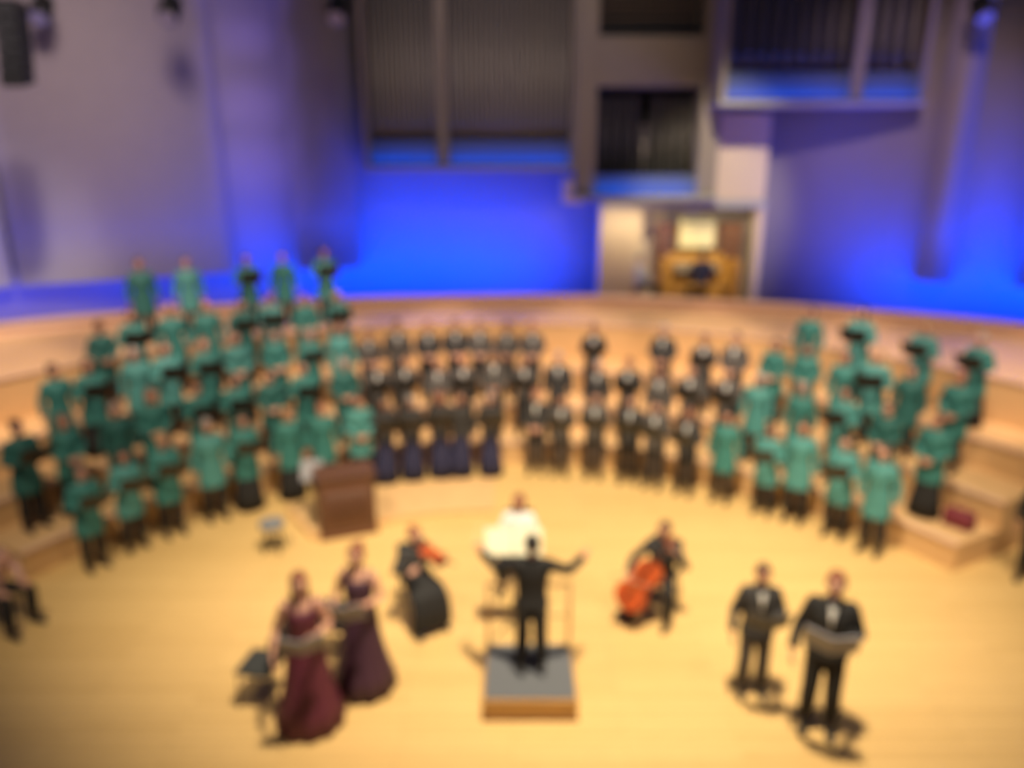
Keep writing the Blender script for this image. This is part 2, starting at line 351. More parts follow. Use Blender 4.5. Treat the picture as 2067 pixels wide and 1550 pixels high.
part('music_desk', G().box(-.5, .5, .4, .44, 1.35, 1.95, bev=.01), M_GOLDW, t)
part('lamp', G().tube([(-.45, .1, 2.12), (.45, .1, 2.12)], .035, 8), M_METAL, t)
part('bench', G().box(-.65, .65, -.65, -.3, .52, .6, bev=.02), M_GOLDW, t)
for s in (-1, 1): part('bench_leg', G().box(s * .6 - .05, s * .6 + .05, -.62, -.33, 0, .52, bev=.01), M_GOLDW, t)
o = part('sheet_music', G().box(-.46, -.005, .36, .39, 1.4, 2.15).box(.005, .46, .36, .39, 1.4, 2.15), M_CREAM, None, loc=(OX, OY, OZ))
tag(o, 'pale yellow open sheet music on the organ console desk', 'sheet music')

# ------------------------------------------------------------------ people
def hand(g, wr, d, nrm, curl=0.6, thumb_to=None):
    d = d.normalized(); nrm = (nrm - d * nrm.dot(d)).normalized(); s = d.cross(nrm)
    g2 = G()
    for k, (off, ln) in enumerate(((-.03, .066), (-.01, .078), (.011, .073), (.031, .058))):
        b = wr + d * .07 + s * off; p = [b, b + d * .03]
        cur = d.copy()
        for q in range(3):
            cur = (cur + nrm * curl * .55).normalized(); p.append(p[-1] + cur * ln / 3)
        g2.tube(p, [.0095, .0092, .0085, .008, .006], 6, ref=nrm)
    t = -s if thumb_to is None else (s if s.dot(thumb_to) > 0 else -s)
    b = wr + d * .025 + t * .022
    g2.tube([b, b + t * .025 + d * .02, b + t * .032 + d * .045 + nrm * .012, b + t * .03 + d * .065 + nrm * .025], [.013, .012, .0105, .008], 6, ref=nrm)
    return g2
def skel(pose):
    """joints of a 1.72 m figure facing -Y"""
    J = dict(dz=0, lean=0.0, hip=.09, knee=((.10, -.015, .5), (.10, -.015, .5)), ank=((.115, .03, .09), (.115, .03, .09)), nod=0)
    if pose == 'folder': J.update(elb=((.26, .0, 1.13),) * 2, wri=((.135, -.25, 1.14),) * 2, hd=((-.25, -.75, .4),) * 2, pn=((-.6, .0, .5),) * 2)
    if pose == 'down': J.update(elb=((.25, .03, 1.14),) * 2, wri=((.27, -.03, .89),) * 2, hd=((0, -.15, -1),) * 2, pn=((-1, 0, 0),) * 2)
    if pose == 'clasp': J.update(elb=((.26, .02, 1.13),) * 2, wri=((.085, -.2, 1.0),) * 2, hd=((-.8, -.25, -.25),) * 2, pn=((0, 1, -.2),) * 2)
    if pose == 'conduct': J.update(elb=((.40, -.12, 1.27), (.42, -.1, 1.24)), wri=((.58, -.33, 1.36), (.6, -.3, 1.3)), hd=((.3, -.8, .15),) * 2, pn=((0, -.1, -1),) * 2)
    if pose == 'lead': J.update(elb=((.26, .0, 1.13), (.26, .03, 1.12)), wri=((.13, -.25, 1.17), (.3, -.12, .92)), hd=((-.3, -.75, .3), (0, -.3, -1)), pn=((-.5, 0, .6), (-1, 0, 0)))
    if pose.startswith('seat'):
        J.update(dz=-.41, knee=((.17, -.43, .52), (.17, -.43, .52)), ank=((.18, -.36, .09), (.18, -.40, .09)))
        J.update(elb=((.27, -.06, 1.15),) * 2, wri=((.17, -.3, 1.04),) * 2, hd=((-.2, -.9, -.1),) * 2, pn=((0, 0, -1),) * 2)
    if pose == 'seat_cello': J.update(knee=((.27, -.40, .52),) * 2, ank=((.26, -.34, .09),) * 2, elb=((.37, -.12, 1.22), (.37, -.14, 1.12)), wri=((.25, -.22, 1.45), (.30, -.42, 1.05)), hd=((-.5, -.1, .3), (-.3, -.5, -.2)), pn=((0, .9, .2), (0, .4, -1)))
    if pose == 'seat_violin': J.update(elb=((.27, -.15, 1.17), (.33, -.1, 1.22)), wri=((.27, -.36, 1.36), (.13, -.34, 1.34)), hd=((-.4, -.6, .4), (.6, -.5, .1)), pn=((-.5, .3, .7), (0, -.2, -1)))
    if pose == 'seat_organ': J.update(elb=((.25, -.12, 1.15),) * 2, wri=((.2, -.36, 1.12),) * 2)
    return J
def V3(t, s=1, dz=0): return Vector((t[0] * s, t[1], t[2] + dz))
def arms(J, off=0.0, stop=1.0, full=True):
    out = []
    for i, s in enumerate((1, -1)):
        sh = Vector((s * .158, .005, 1.378 + J['dz'])); e = V3(J['elb'][i], s, J['dz']); w_ = V3(J['wri'][i], s, J['dz'])
        sh0 = Vector((s * .07, .005, 1.395 + J['dz']))
        shm = Vector((s * .125, .005, 1.395 + J['dz'])); pts = [sh0, shm, sh, sh.lerp(e, .15), sh.lerp(e, .5), e, e.lerp(w_, .4), e.lerp(w_, stop)]
        rad = [.042 + off, .046 + off * 1.15, .05 + off * 1.3, .05 + off * 1.2, .044 + off, .039 + off, .036 + off, .025 + off * 1.15]
        out.append((pts, rad, w_, (w_ - e).normalized(), s))
    return out
def legs(J, off=0.0, stop=1.0, hem=None):
    out = []
    for i, s in enumerate((1, -1)):
        h = Vector((s * J['hip'], 0.01, .92 + J['dz'])); k = V3(J['knee'][i], s); a = V3(J['ank'][i], s)
        pts = [h, h.lerp(k, .5), k, k.lerp(a, .4), k.lerp(a, stop)]
        rad = [.088 + off, .074 + off, .055 + off, .053 + off, .036 + off]
        if hem: rad = [.078 + off, .074 + off, .066 + off, .066 + off, hem]
        out.append((pts, rad, a, s))
    return out
def torso(g, J, rings):
    z = J['dz']; g.tube([(0, y, h + z) for (h, rx, ry, y) in rings], [(rx, ry) for (h, rx, ry, y) in rings], 20, ref=Vector((1, 0, 0)))
HC = Vector((0, -.015, 1.605))
def head_geo(dz):
    g = G(); n, h = 24, 18; V = []; F = []
    c = HC + Vector((0, 0, dz))
    def pt(t, p):
        x, y, z = math.sin(t) * math.cos(p), math.sin(t) * math.sin(p), -math.cos(t)
        X, Y, Z = x * .075, y * .095, z * .115
        if z < 0: X *= 1 - .38 * z * z; Y = Y * (1 - .28 * z * z) - .018 * z * z
        if y < 0:
            nose = math.exp(-((x / .13) ** 2)) * math.exp(-(((z + .17) / .17) ** 2)); Y -= .024 * nose
            eye = math.exp(-(((abs(x) - .38) / .16) ** 2)) * math.exp(-(((z - .05) / .12) ** 2)); Y += .009 * eye
            chin = math.exp(-((x / .3) ** 2)) * math.exp(-(((z + .88) / .16) ** 2)); Y -= .008 * chin
        return c + Vector((X, Y, Z))
    V.append(pt(0, 0))
    for i in range(1, h):
        for j in range(n): V.append(pt(math.pi * i / h, 2 * math.pi * j / n))
    V.append(pt(math.pi, 0)); L = len(V) - 1
    for j in range(n):
        q = (j + 1) % n; F.append((0, 1 + q, 1 + j)); F.append((L, L - n + j, L - n + q))
        for i in range(h - 2): a = 1 + i * n; F.append((a + j, a + q, a + n + q, a + n + j))
    g.add(V, F)
    for s in (1, -1):
        g.ball(c + Vector((s * .075, .008, -.012)), (.008, .018, .03), 8)
        g.ball(c + Vector((s * .029, -.08, .006)), (.013, .009, .008), 8, 1)
        g.ball(c + Vector((s * .029, -.0875, .006)), (.0065, .005, .0065), 8, 2)
        g.ball(c + Vector((s * .03, -.088, .027)), (.017, .006, .004), 8, 2)
    g.ball(c + Vector((0, -.092, -.062)), (.022, .008, .009), 8, 3)
    return g
BODY = {}
def body_mesh(pose):
    if pose in BODY: return BODY[pose]
    J = skel(pose); g = G()
    torso(g, J, [(.80, .10, .08, .01), (.86, .155, .10, .01), (.94, .158, .105, .01), (1.05, .132, .09, .0), (1.15, .135, .092, 0), (1.28, .155, .10, 0), (1.37, .14, .082, .01), (1.43, .07, .058, .01), (1.48, .052, .055, .008), (1.56, .05, .055, 0)])
    for pts, rad, w_, d, s in arms(J): 
        hd = V3(J['hd'][0 if s > 0 else 1], s).normalized(); pn = V3(J['pn'][0 if s > 0 else 1], s)
        g.tube(pts, rad, 12)
        nrm = (pn - hd * pn.dot(hd)).normalized()
        g.tube([w_ - hd * .01, w_ + hd * .03, w_ + hd * .075, w_ + hd * .088], [(.018, .026), (.017, .038), (.014, .042), (.012, .038)], 12, ref=nrm)
    for pts, rad, a, s in legs(J):
        g.tube(pts, rad, 12)
        g.tube([a + Vector((0, .05, -.05)), a + Vector((s * .0, -.02, -.045)), a + Vector((s * .015, -.1, -.06)), a + Vector((s * .02, -.17, -.07))], [(.03, .03), (.035, .04), (.04, .025), (.03, .015)], 12, ref=Vector((1, 0, 0)))
    me = remeshed(g, 'body', [SKINS[0]], 0.016, 2)
    # join head and fingers onto the continuous skin
    h = head_geo(J['dz'])
    for pts, rad, w_, d, s in arms(J):
        i = 0 if s > 0 else 1
        hg = hand(G(), w_, V3(J['hd'][i], s), V3(J['pn'][i], s), .7 if pose != 'conduct' else .35, Vector((0, 0, 1)) if pose != 'down' else Vector((0, -1, 0)))
        h.add(hg.V, hg.F, 0)
    bm = bmesh.new(); bm.from_mesh(me); hm = h.mesh('h', [SKINS[0]] * 4, True); bm.from_mesh(hm); bm.to_mesh(me); bm.free()
    for m in (M_EYE, M_IRIS, M_LIP): me.materials.append(m)   # slot 0 is the skin
    me.polygons.foreach_set('use_smooth', [True] * len(me.polygons))
    BODY[pose] = me; return me
HAIR = {}
def hair_mesh(style, dz):
    key = (style, dz)
    if key in HAIR: return HAIR[key]
    g = G(); n, h = 24, 16; V = []; F = []; c = HC + Vector((0, .014, .012 + dz)); rnd = random.Random(5)
    for i in range(h + 1):
        for j in range(n):
            t = math.pi * i / h; p = 2 * math.pi * j / n
            x, y, z = math.sin(t) * math.cos(p), math.sin(t) * math.sin(p), -math.cos(t)
            k = 1.0 + rnd.uniform(-.015, .015); low = -.30 if style == 'short' else (-2 if style in ('bob', 'long') else -.45)
            X, Y, Z = x * .088 * k, y * .108 * k, z * .124 * k
            face = y < -.25 and z < .55 and abs(x) < (.82 if style in ('short', 'bun') else .72)
            if face or z < low: X *= .72; Y *= .7; Z *= .75
            elif z < 0 and style in ('bob', 'long'):
                L = .11 if style == 'bob' else .24
                Z -= L * min(1, -z * 1.2) ; X *= 1 + .12 * -z; X = math.copysign(max(abs(X), .05 * abs(x) / max(.2, math.sin(t) + .01)), X) if abs(x) > .05 else X
                if style == 'long': Y += .035 * -z
                if y > -.25 and z < -.5: Y = max(Y, -.01)
            V.append(c + Vector((X, Y, Z)))
    for i in range(h):
        for j in range(n): q = (j + 1) % n; F.append((i * n + j, i * n + q, (i + 1) * n + q, (i + 1) * n + j))
    g.add(V, F)
    if style == 'bun': g.ball(c + Vector((0, .115, .05)), (.045, .04, .045), 12)
    HAIR[key] = g.mesh('hair', HAIRS['brown'], True); return HAIR[key]
CL = {}
def cloth(kind, pose):
    key = (kind, pose)
    if key in CL: return CL[key]
    J = skel(pose); z = J['dz']; g = G(); vox = .018
    if kind in ('tunic', 'jacket', 'blouse', 'shirt', 'tailcoat'):
        low = dict(tunic=.60, jacket=.80, blouse=.86, shirt=.90, tailcoat=.86)[kind]
        if pose.startswith('seat'): low = max(low, .90)
        wd = 1.10 if kind in ('jacket', 'tailcoat') else 1.0
        fl = 1.13 if kind == 'tunic' else 1.0
        rings = [(low, .195 * fl, .145 * fl, .01), ((low + .98) / 2, .198 * (1 + (fl - 1) * .6), .14, .01), (.90, .195, .138, .01), (1.0, .172, .12, .005), (1.12, .160 * wd, .115, 0), (1.25, .178 * wd, .125, -.005), (1.33, .182 * wd, .115, 0), (1.395, .15 * wd, .092, .01), (1.44, .09, .077, .012), (1.475, .068, .068, .01)]
        torso(g, J, rings)
        for pts, rad, w_, d, s in arms(J, .02 if kind != 'shirt' else .014, .96): g.tube(pts, rad, 14)
        if kind == 'tailcoat':
            for s in (1, -1): g.tube([(s * .08, .10, .92), (s * .085, .125, .75), (s * .075, .12, .5)], [(.075, .025), (.07, .02), (.045, .018)], 12, ref=Vector((1, 0, 0)))
    elif kind == 'gown':
        rings = [(.02, .30, .29, 0), (.06, .35, .34, 0), (.25, .29, .275, 0), (.5, .235, .21, 0), (.75, .20, .165, 0), (.93, .185, .13, .01), (1.07, .148, .105, 0), (1.2, .16, .118, -.005), (1.30, .168, .118, -.005), (1.34, .155, .10, -.0)]
        g2 = G(); n = 48; V = []; F = []
        for i, (h, rx, ry, y) in enumerate(rings):
            for j in range(n):
                t = 2 * math.pi * j / n; f = 1 + max(0, (.9 - h)) * .07 * math.sin(11 * t + 2 * h)
                V.append((rx * math.cos(t) * f, y + ry * math.sin(t) * f, h))
        for i in range(len(rings) - 1):
            for j in range(n): q = (j + 1) % n; F.append((i * n + j, i * n + q, (i + 1) * n + q, (i + 1) * n + j))
        F.append(tuple(range(n))[::-1]); F.append(tuple((len(rings) - 1) * n + j for j in range(n)))
        g.add(V, F)
        for s in (1, -1): g.tube([(s * .10, -.1, 1.31), (s * .115, -.06, 1.41), (s * .12, .01, 1.45), (s * .11, .07, 1.40), (s * .1, .09, 1.31)], .014, 8)
        CL[key] = g.mesh('gown', M_WINE, True); return CL[key]
    elif kind == 'skirt':
        if pose.startswith('seat'):
            g.tube([(0, .08, .60), (0, -.05, .60), (0, -.30, .56), (0, -.44, .50), (0, -.49, .35), (0, -.47, .1)], [(.17, .11), (.2, .12), (.25, .11), (.26, .1), (.27, .08), (.29, .09)], 20, ref=Vector((1, 0, 0)))
        else:
            n = 40; V = []; F = []; rings = [(.04, .245, .2), (.3, .222, .175), (.55, .196, .145), (.62, .18, .128), (.85, .168, .118), (.97, .155, .108), (1.0, .14, .10)]
            for h, rx, ry in rings:
                for j in range(n):
                    t = 2 * math.pi * j / n; f = 1 + max(0, .62 - h) * .10 * math.sin(9 * t)
                    V.append((rx * math.cos(t) * f, .005 + ry * math.sin(t) * f, h))
            for i in range(len(rings) - 1):
                for j in range(n): q = (j + 1) % n; F.append((i * n + j, i * n + q, (i + 1) * n + q, (i + 1) * n + j))
            F.append(tuple(range(n))[::-1]); F.append(tuple((len(rings) - 1) * n + j for j in range(n)))
            g.add(V, F); CL[key] = g.mesh('skirt', M_BLACK, True); return CL[key]
    elif kind == 'trousers':
        torso(g, J, [(.80, .11, .09, .01), (.86, .170, .118, .01), (.94, .174, .12, .01), (1.0, .160, .11, .0)])
        for pts, rad, a, s in legs(J, .014, .93, .060): g.tube(pts, rad, 14)
    elif kind == 'shirt_front':
        V = []; F = []
        for i in range(6):
            t = i / 5; h = 1.465 - .24 * t; ww = .038 * (1 - t) + .003; y = -(.064 + .058 * min(1, t * 2.2)) - .012
            V += [(-ww, y + .004, h + z), (0, y - .004, h + z), (ww, y + .004, h + z), (-ww, y + .03, h + z), (0, y + .026, h + z), (ww, y + .03, h + z)]
        for i in range(5):
            b = i * 6; c = b + 6
            F += [(b, b + 1, c + 1, c), (b + 1, b + 2, c + 2, c + 1), (b + 3, c + 3, c + 4, b + 4), (b + 4, c + 4, c + 5, b + 5), (b, c, c + 3, b + 3), (b + 2, b + 5, c + 5, c + 2)]
        g.add(V, F); CL[key] = g.mesh('shirt_front', M_WHITE, True); return CL[key]
    elif kind == 'bow_tie':
        g.tube([(-.05, -.098, 1.452 + z), (-.045, -.1, 1.452 + z), (-.006, -.102, 1.452 + z), (.006, -.102, 1.452 + z), (.045, -.1, 1.452 + z), (.05, -.098, 1.452 + z)], [(.01, .012), (.01, .022), (.008, .01), (.008, .01), (.01, .022), (.01, .012)], 8, ref=Vector((0, 1, 0)))
        CL[key] = g.mesh('bow_tie', M_SHOE, True); return CL[key]
    CL[key] = remeshed(g, kind, [M_BLACK], vox, 2); return CL[key]
SH = {}
def shoe_mesh(pose, i):
    if (pose, i) in SH: return SH[pose, i]
    J = skel(pose); s = (1, -1)[i]; a = V3(J['ank'][i], s); g = G()
    g.tube([a + Vector((0, .085, -.055)), a + Vector((0, .07, -.04)), a + Vector((0, .02, -.028)), a + Vector((s * .006, -.07, -.04)), a + Vector((s * .018, -.16, -.055)), a + Vector((s * .022, -.205, -.062))],
           [(.02, .03), (.04, .045), (.046, .058), (.046, .045), (.045, .032), (.022, .02)], 12, ref=Vector((1, 0, 0)))
    for v in g.V: v.z = max(v.z, .001)
    SH[pose, i] = g.mesh('shoe', M_SHOE, True); return SH[pose, i]
def paint(o, m, slot=0):
    o.material_slots[slot].link = 'OBJECT'; o.material_slots[slot].material = m
def person(loc, rz, label, pose='down', top='tunic', topm=None, bottom='trousers', botm=None, hair='short', hairc='brown', skin=0, scale=1.0, group=None, suit=False, nod=0):
    t = thing('person', label, 'person', loc, rz, group, scale)
    dz = skel(pose)['dz']
    b = link('body', body_mesh(pose), t); paint(b, SKINS[skin])
    h = link('hair', hair_mesh(hair, dz), t); paint(h, HAIRS[hairc])
    if top: o = link(top, cloth(top, pose), t); paint(o, topm)
    if bottom: o = link(bottom, cloth(bottom, pose), t); paint(o, botm or M_BLACK)
    if bottom == 'trousers' or pose.startswith('seat'):
        for i in (0, 1): link('shoe', shoe_mesh(pose, i), t)
    if suit: link('shirt_front', cloth('shirt_front', pose), t); link('bow_tie', cloth('bow_tie', pose), t)
    return t
fc = G().box(-.225, .225, -.006, .006, 0, .32).mesh('cover', M_FOLDER)
def folder_mesh():
    a = G().add([(-.225, .07, 0), (0, 0, 0), (0, 0, .32), (-.225, .07, .32), (-.225, .082, 0), (0, .012, 0), (0, .012, .32), (-.225, .082, .32)],
                [(0, 1, 2, 3), (4, 7, 6, 5), (0, 3, 7, 4), (0, 4, 5, 1), (3, 2, 6, 7), (1, 5, 6, 2)])
    b = [Vector((-v.x, v.y, v.z)) for v in a.V]; a.add(b, [tuple(q[::-1]) for q in a.F[:6]])
    p = G().add([(-.21, .083, .015), (-.004, .019, .015), (-.004, .019, .305), (-.21, .083, .305)], [(0, 1, 2, 3)])
    b = [Vector((-v.x, v.y, v.z)) for v in p.V]; p.add(b, [(3, 2, 1, 0)])
    return a.mesh('cover', M_FOLDER), p.mesh('page', M_PAPER)
FM = folder_mesh()
def folder(loc, rz, label, group, m=None, scale=1):
    """open folder held at the chest of the person standing at loc; opens towards the reader"""
    t = thing('music_folder', label, 'folder', (0, 0, 0), rz, group, scale)
    p = Vector(loc) + Matrix.Rotation(rz, 3, 'Z') @ Vector((0, -.385 * scale, 1.12 * scale)); t.location = p
    t.rotation_euler = (R(32), 0, rz)
    c = link('cover', FM[0], t); link('page', FM[1], t)
    if m: paint(c, m)
    return t
ORD = ['', 'first', 'second', 'third', 'fourth', 'fifth', 'sixth', 'seventh', 'eighth', 'ninth', 'tenth', 'eleventh', 'twelfth']
ROWN = ['front', 'second', 'third', 'fourth', 'back']
rnd = random.Random(4)
def row_people(block, k, angs, kind):
    for i, a in enumerate(angs):
        a += rnd.uniform(-.5, .5); r = ROW_R[k] + rnd.uniform(-.08, .06)
        z = ROW_Z[k]
        if k == 0 and block == 'middle' and a > 91.5: r = 7.05
        loc = P(CX, CY, r, R(a), z)
        rz = R(a - 90) * .92 + R(rnd.uniform(-6, 6)); sc = rnd.uniform(.95, 1.05)
        hc = rnd.choice(['black', 'black', 'brown', 'brown', 'auburn', 'blond', 'grey']); sk = rnd.choice([0, 0, 1, 1, 2])
        n = len(angs) - i if False else i
        # angles run from left of the picture to the right
        hold = rnd.random() < .5
        pose = 'folder' if hold else rnd.choice(['down', 'clasp'])
        where = f'{ORD[i + 1]} from left in {ROWN[k]} row of {block}'
        if kind == 'teal':
            hs = rnd.choice(['bob', 'long', 'bun', 'short']); sk_ = rnd.random() < .4
            lab = f'singer in teal tunic, {hc} hair, {where} block'
            person(loc, rz, lab, pose, 'tunic', rnd.choice([M_TEAL[0], M_TEAL[0], M_TEAL[1], M_TEAL[2] if k else M_TEAL[1]]), 'skirt' if sk_ else 'trousers', M_BLACK, hs, hc, sk, sc, 'singers in teal tunics')
        elif kind == 'navy':
            hs = rnd.choice(['bob', 'long', 'bun'])
            person(loc, rz, f'woman in dark top and navy skirt, {where} block', pose, 'blouse', M_SUIT, 'skirt', M_NAVY, hs, hc, sk, sc * .97, 'women in long navy skirts')
        else:
            sc *= .975
            person(loc, rz, f'man in dark suit, {hc} hair, {where} block', pose, 'jacket', rnd.choice([M_SUIT, M_SUIT2, M_SUIT2]), 'trousers', rnd.choice([M_SUIT, M_BLACK]), 'short', hc if hc != 'blond' else 'brown', sk, sc * 1.0, 'men in dark suits', True)
        if hold:
            folder(loc, rz, f'black folder held by singer {where} block', 'open black choir folders', scale=sc)
def lin(a, b, n): return [a + (b - a) * i / (n - 1) for i in range(n)]
row_people('left', 0, lin(149.2, 111.2, 8), 'teal')
row_people('left', 1, lin(150.2, 112, 9), 'teal')
row_people('left', 2, lin(143.5, 111, 9), 'teal')
row_people('left', 3, lin(136.5, 110.5, 8), 'teal')
row_people('left', 4, [130, 125, 119.8, 115.3, 110.8], 'teal')
row_people('right', 0, [56, 50.6, 45.6, 40.6, 35.2], 'teal')
row_people('right', 1, lin(54.5, 33.8, 5), 'teal')
row_people('right', 2, lin(55.5, 35.5, 6), 'teal')
row_people('right', 3, [53, 47.5, 41.2, 36.6], 'teal')
row_people('middle', 0, [107.4, 103.6, 99.7, 95.8, 92.0], 'navy')
row_people('middle right', 0, [84.6, 80.6, 75.6, 71, 66.2, 61.2], 'suit')
row_people('middle', 1, [107.3, 103.2, 99, 95, 91, 87, 82.2, 77, 72.4, 67.6, 63.2, 59], 'suit')
row_people('middle', 2, [107.3, 103.6, 99.9, 96.2, 92.6, 89, 85.6, 77.6, 68.7, 64.2, 60.2], 'suit')

# ------------------------------------------------------------------ furniture and instruments
def chair(loc, rz, label, group='black orchestra chairs', up=None):
    t = thing('chair', label, 'chair', loc, rz, group); up = up or M_CHAIR
    part('seat', G().box(-.22, .22, -.22, .2, .43, .49, bev=.02), up, t, True)
    part('backrest', G().box(-.21, .21, .21, .25, .60, .92, bev=.015), up, t, True)
    for x in (-.19, .19):
        part('leg', G().tube([(x, -.19, .43), (x * 1.05, -.22, 0)], .012, 8), M_METAL, t, True)
        part('leg', G().tube([(x, .27, 0), (x, .2, .43), (x, .255, .9)], .012, 8), M_METAL, t, True)
    return t
def music_stand(loc, rz, label, h=1.0, wide=.5, sheet=None, shlabel=None):
    t = thing('music_stand', label, 'music stand', loc, rz, 'music stands')
    part('desk', G().box(-wide / 2, wide / 2, -.01, .01, -.02, .33, bev=.005).box(-wide / 2, wide / 2, -.05, .01, -.03, -.01), M_METAL, t, loc=(0, 0, h), rot=(R(-28), 0, 0))
    part('pole', G().tube([(0, 0, .12), (0, 0, h + .1)], .013, 8), M_METAL, t, True)
    for k in range(3):
        a = R(90 + 120 * k); part('leg', G().tube([(0, 0, .2), (.27 * math.cos(a), .27 * math.sin(a), .012)], .01, 6), M_METAL, t, True)
    if sheet:
        s = part('sheet_music', G().box(-wide / 2 - .02, -.004, -.035, -.016, -.005, .34).box(.004, wide / 2 + .02, -.035, -.016, -.005, .34), sheet, None, loc=(loc[0], loc[1], loc[2] + h))
        s.rotation_euler = (R(-28), 0, rz); tag(s, shlabel, 'sheet music', 'sheet music on stands')
    return t
def fiddle(name, label, L, deep, M, bowlabel=None, cello=False):
    """violin-family body along +Z (scroll up), front facing -Y; L = body length"""
    t = thing(name, label, name, (0, 0, 0)); t.matrix_world = M
    prof = [(0, .02), (.03, .22), (.10, .40), (.2, .475), (.3, .47), (.38, .40), (.43, .325), (.5, .30), (.57, .31), (.62, .34), (.68, .385), (.78, .395), (.88, .34), (.96, .19), (1, .03)]
    V = []; F = []; n = len(prof)
    out = [(-w_ * L * .5 * 1.24, z * L) for z, w_ in prof] + [(w_ * L * .5 * 1.24, z * L) for z, w_ in prof[::-1]]
    m = len(out); c = sum(x for x, z in out) / m
    for lay, (y, sc) in enumerate(((-deep / 2 - .01 * L, .8), (-deep / 2, 1), (deep / 2, 1), (deep / 2 + .01 * L, .8))):
        for x, z in out: V.append((x * sc, y, L / 2 + (z - L / 2) * sc))
    for lay in range(3):
        for i in range(m): q = (i + 1) % m; F.append((lay * m + i, lay * m + q, (lay + 1) * m + q, (lay + 1) * m + i))
    F.append(tuple(range(m))[::-1]); F.append(tuple(3 * m + i for i in range(m)))
    part('soundbox', G().add(V, F), M_VIOL, t)
    f = -deep / 2 - .012 * L
    part('fingerboard', G().add([(-.035 * L, f - .035 * L, .55 * L), (.035 * L, f - .035 * L, .55 * L), (.022 * L, f - .012 * L, 1.36 * L), (-.022 * L, f - .012 * L, 1.36 * L), (-.035 * L, f - .022 * L, .55 * L), (.035 * L, f - .022 * L, .55 * L), (.022 * L, f, 1.36 * L), (-.022 * L, f, 1.36 * L)],
         [(0, 1, 2, 3), (4, 7, 6, 5), (0, 4, 5, 1), (1, 5, 6, 2), (2, 6, 7, 3), (3, 7, 4, 0)]), M_EBONY, t)
    nk = part('neck', G().tube([(0, -deep * .1, .96 * L), (0, f + .02 * L, 1.05 * L), (0, f + .022 * L, 1.36 * L), (0, f + .03 * L, 1.5 * L), (0, f + .0 * L, 1.56 * L)], [(.05 * L, .05 * L), (.03 * L, .03 * L), (.022 * L, .022 * L), (.025 * L, .03 * L), (.02 * L, .02 * L)], 8), M_VIOL, t, True)
    for i in range(4): part('tuning_peg', G().tube([(-.09 * L * (1 if i % 2 else -1), f + .028 * L, (1.4 + i * .035) * L), (0, f + .028 * L, (1.4 + i * .035) * L)], .009 * L, 6), M_EBONY, nk)
    part('bridge', G().box(-.05 * L, .05 * L, f - .05 * L, f, .395 * L, .41 * L), M_GOLDW, t)
    part('tailpiece', G().add([(-.035 * L, f - .03 * L, .33 * L), (.035 * L, f - .03 * L, .33 * L), (.012 * L, f - .01 * L, .05 * L), (-.012 * L, f - .01 * L, .05 * L), (-.035 * L, f - .02 * L, .33 * L), (.035 * L, f - .02 * L, .33 * L), (.012 * L, f, .05 * L), (-.012 * L, f, .05 * L)],
         [(0, 3, 2, 1), (4, 5, 6, 7), (0, 1, 5, 4), (1, 2, 6, 5), (2, 3, 7, 6), (3, 0, 4, 7)]), M_EBONY, t)
    g = G()
    for x in (-.018, -.006, .006, .018): g.tube([(x * L, f - .03 * L, .3 * L), (x * L * 1.3, f - .055 * L, .4 * L), (x * L * .8, f - .02 * L, 1.37 * L)], .002 * L, 4)
    part('strings', g, M_METAL, t)
    if cello: part('endpin', G().tube([(0, 0, -.34 * L), (0, 0, .01)], .008, 6), M_METAL, t)
    return t
def frame(origin, up, front):
    """matrix with +Z along up and -Y along front"""
    z = Vector(up).normalized(); y = -(Vector(front) - z * Vector(front).dot(z)).normalized(); x = y.cross(z)
    M = Matrix((x, y, z)).transposed().to_4x4(); M.translation = Vector(origin); return M
def bow(a, b, label):
    a, b = Vector(a), Vector(b); t = thing('bow', label, 'bow', a)
    part('stick', G().tube([(0, 0, 0), (b - a) * .5 + Vector((0, 0, .006)), b - a], [.005, .004, .003], 6), M_JAMB, t)
    part('bow_hair', G().tube([Vector((0, 0, -.022)), b - a + Vector((0, 0, -.02))], .0025, 4), M_PAPER, t)
    part('frog', G().box(-.01, .01, -.01, .01, -.026, .005), M_EBONY, t)

# podium and conductor
t = thing('podium', 'square wooden conductor podium with grey carpet top and rail', 'podium', (.2, 7.4, 0))
part('base', G().box(-.52, .52, -.48, .52, 0, .26, bev=.012), M_PODW, t)
part('carpet', G().box(-.50, .50, -.45, .50, .26, .275), M_CARPET, t)
part('kick_strip', G().box(-.53, .53, -.49, -.478, .0, .05), M_JAMB, t)
for s in (-1, 1): part('rail_post', G().tube([(s * .48, .46, .27), (s * .48, .46, 1.12)], .02, 10), M_RAIL, t, True)
part('rail', G().tube([(-.5, .46, 1.12), (.5, .46, 1.12)], .022, 10), M_RAIL, t, True)
part('rail', G().tube([(-.48, .46, .7), (.48, .46, .7)], .014, 10), M_RAIL, t, True)
person((.22, 7.42, .275), R(180), 'conductor in black tailcoat seen from behind with raised arms on podium', 'conduct', 'tailcoat', M_BLACK, 'trousers', M_BLACK, 'short', 'black', 1, 1.0)
bt = thing('baton', 'thin white baton in the raised hand of the conductor', 'baton', (.22 - .66, 7.85, 1.66))
part('stick', G().tube([(0, 0, 0), (.07, .33, .1)], [.005, .002], 6), M_PAPER, bt); part('grip', G().ball((0, 0, 0), (.012, .02, .012), 8), M_GOLDW, bt)
music_stand((.02, 8.55, 0), R(0), 'wide conductor music stand beyond the podium rail', 1.12, .68, M_PAPER, 'large open white score on the stand beyond the podium')
# player beyond the stand
chair((.1, 10.0, 0), R(0), 'black chair under the brown-haired player beyond the podium')
person((.1, 9.85, 0), R(-8), 'seated player in pale shirt with brown hair, beyond the conductor', 'seat', 'shirt', M_WHITE, 'trousers', M_BLACK, 'bob', 'auburn', 1, 1.02)
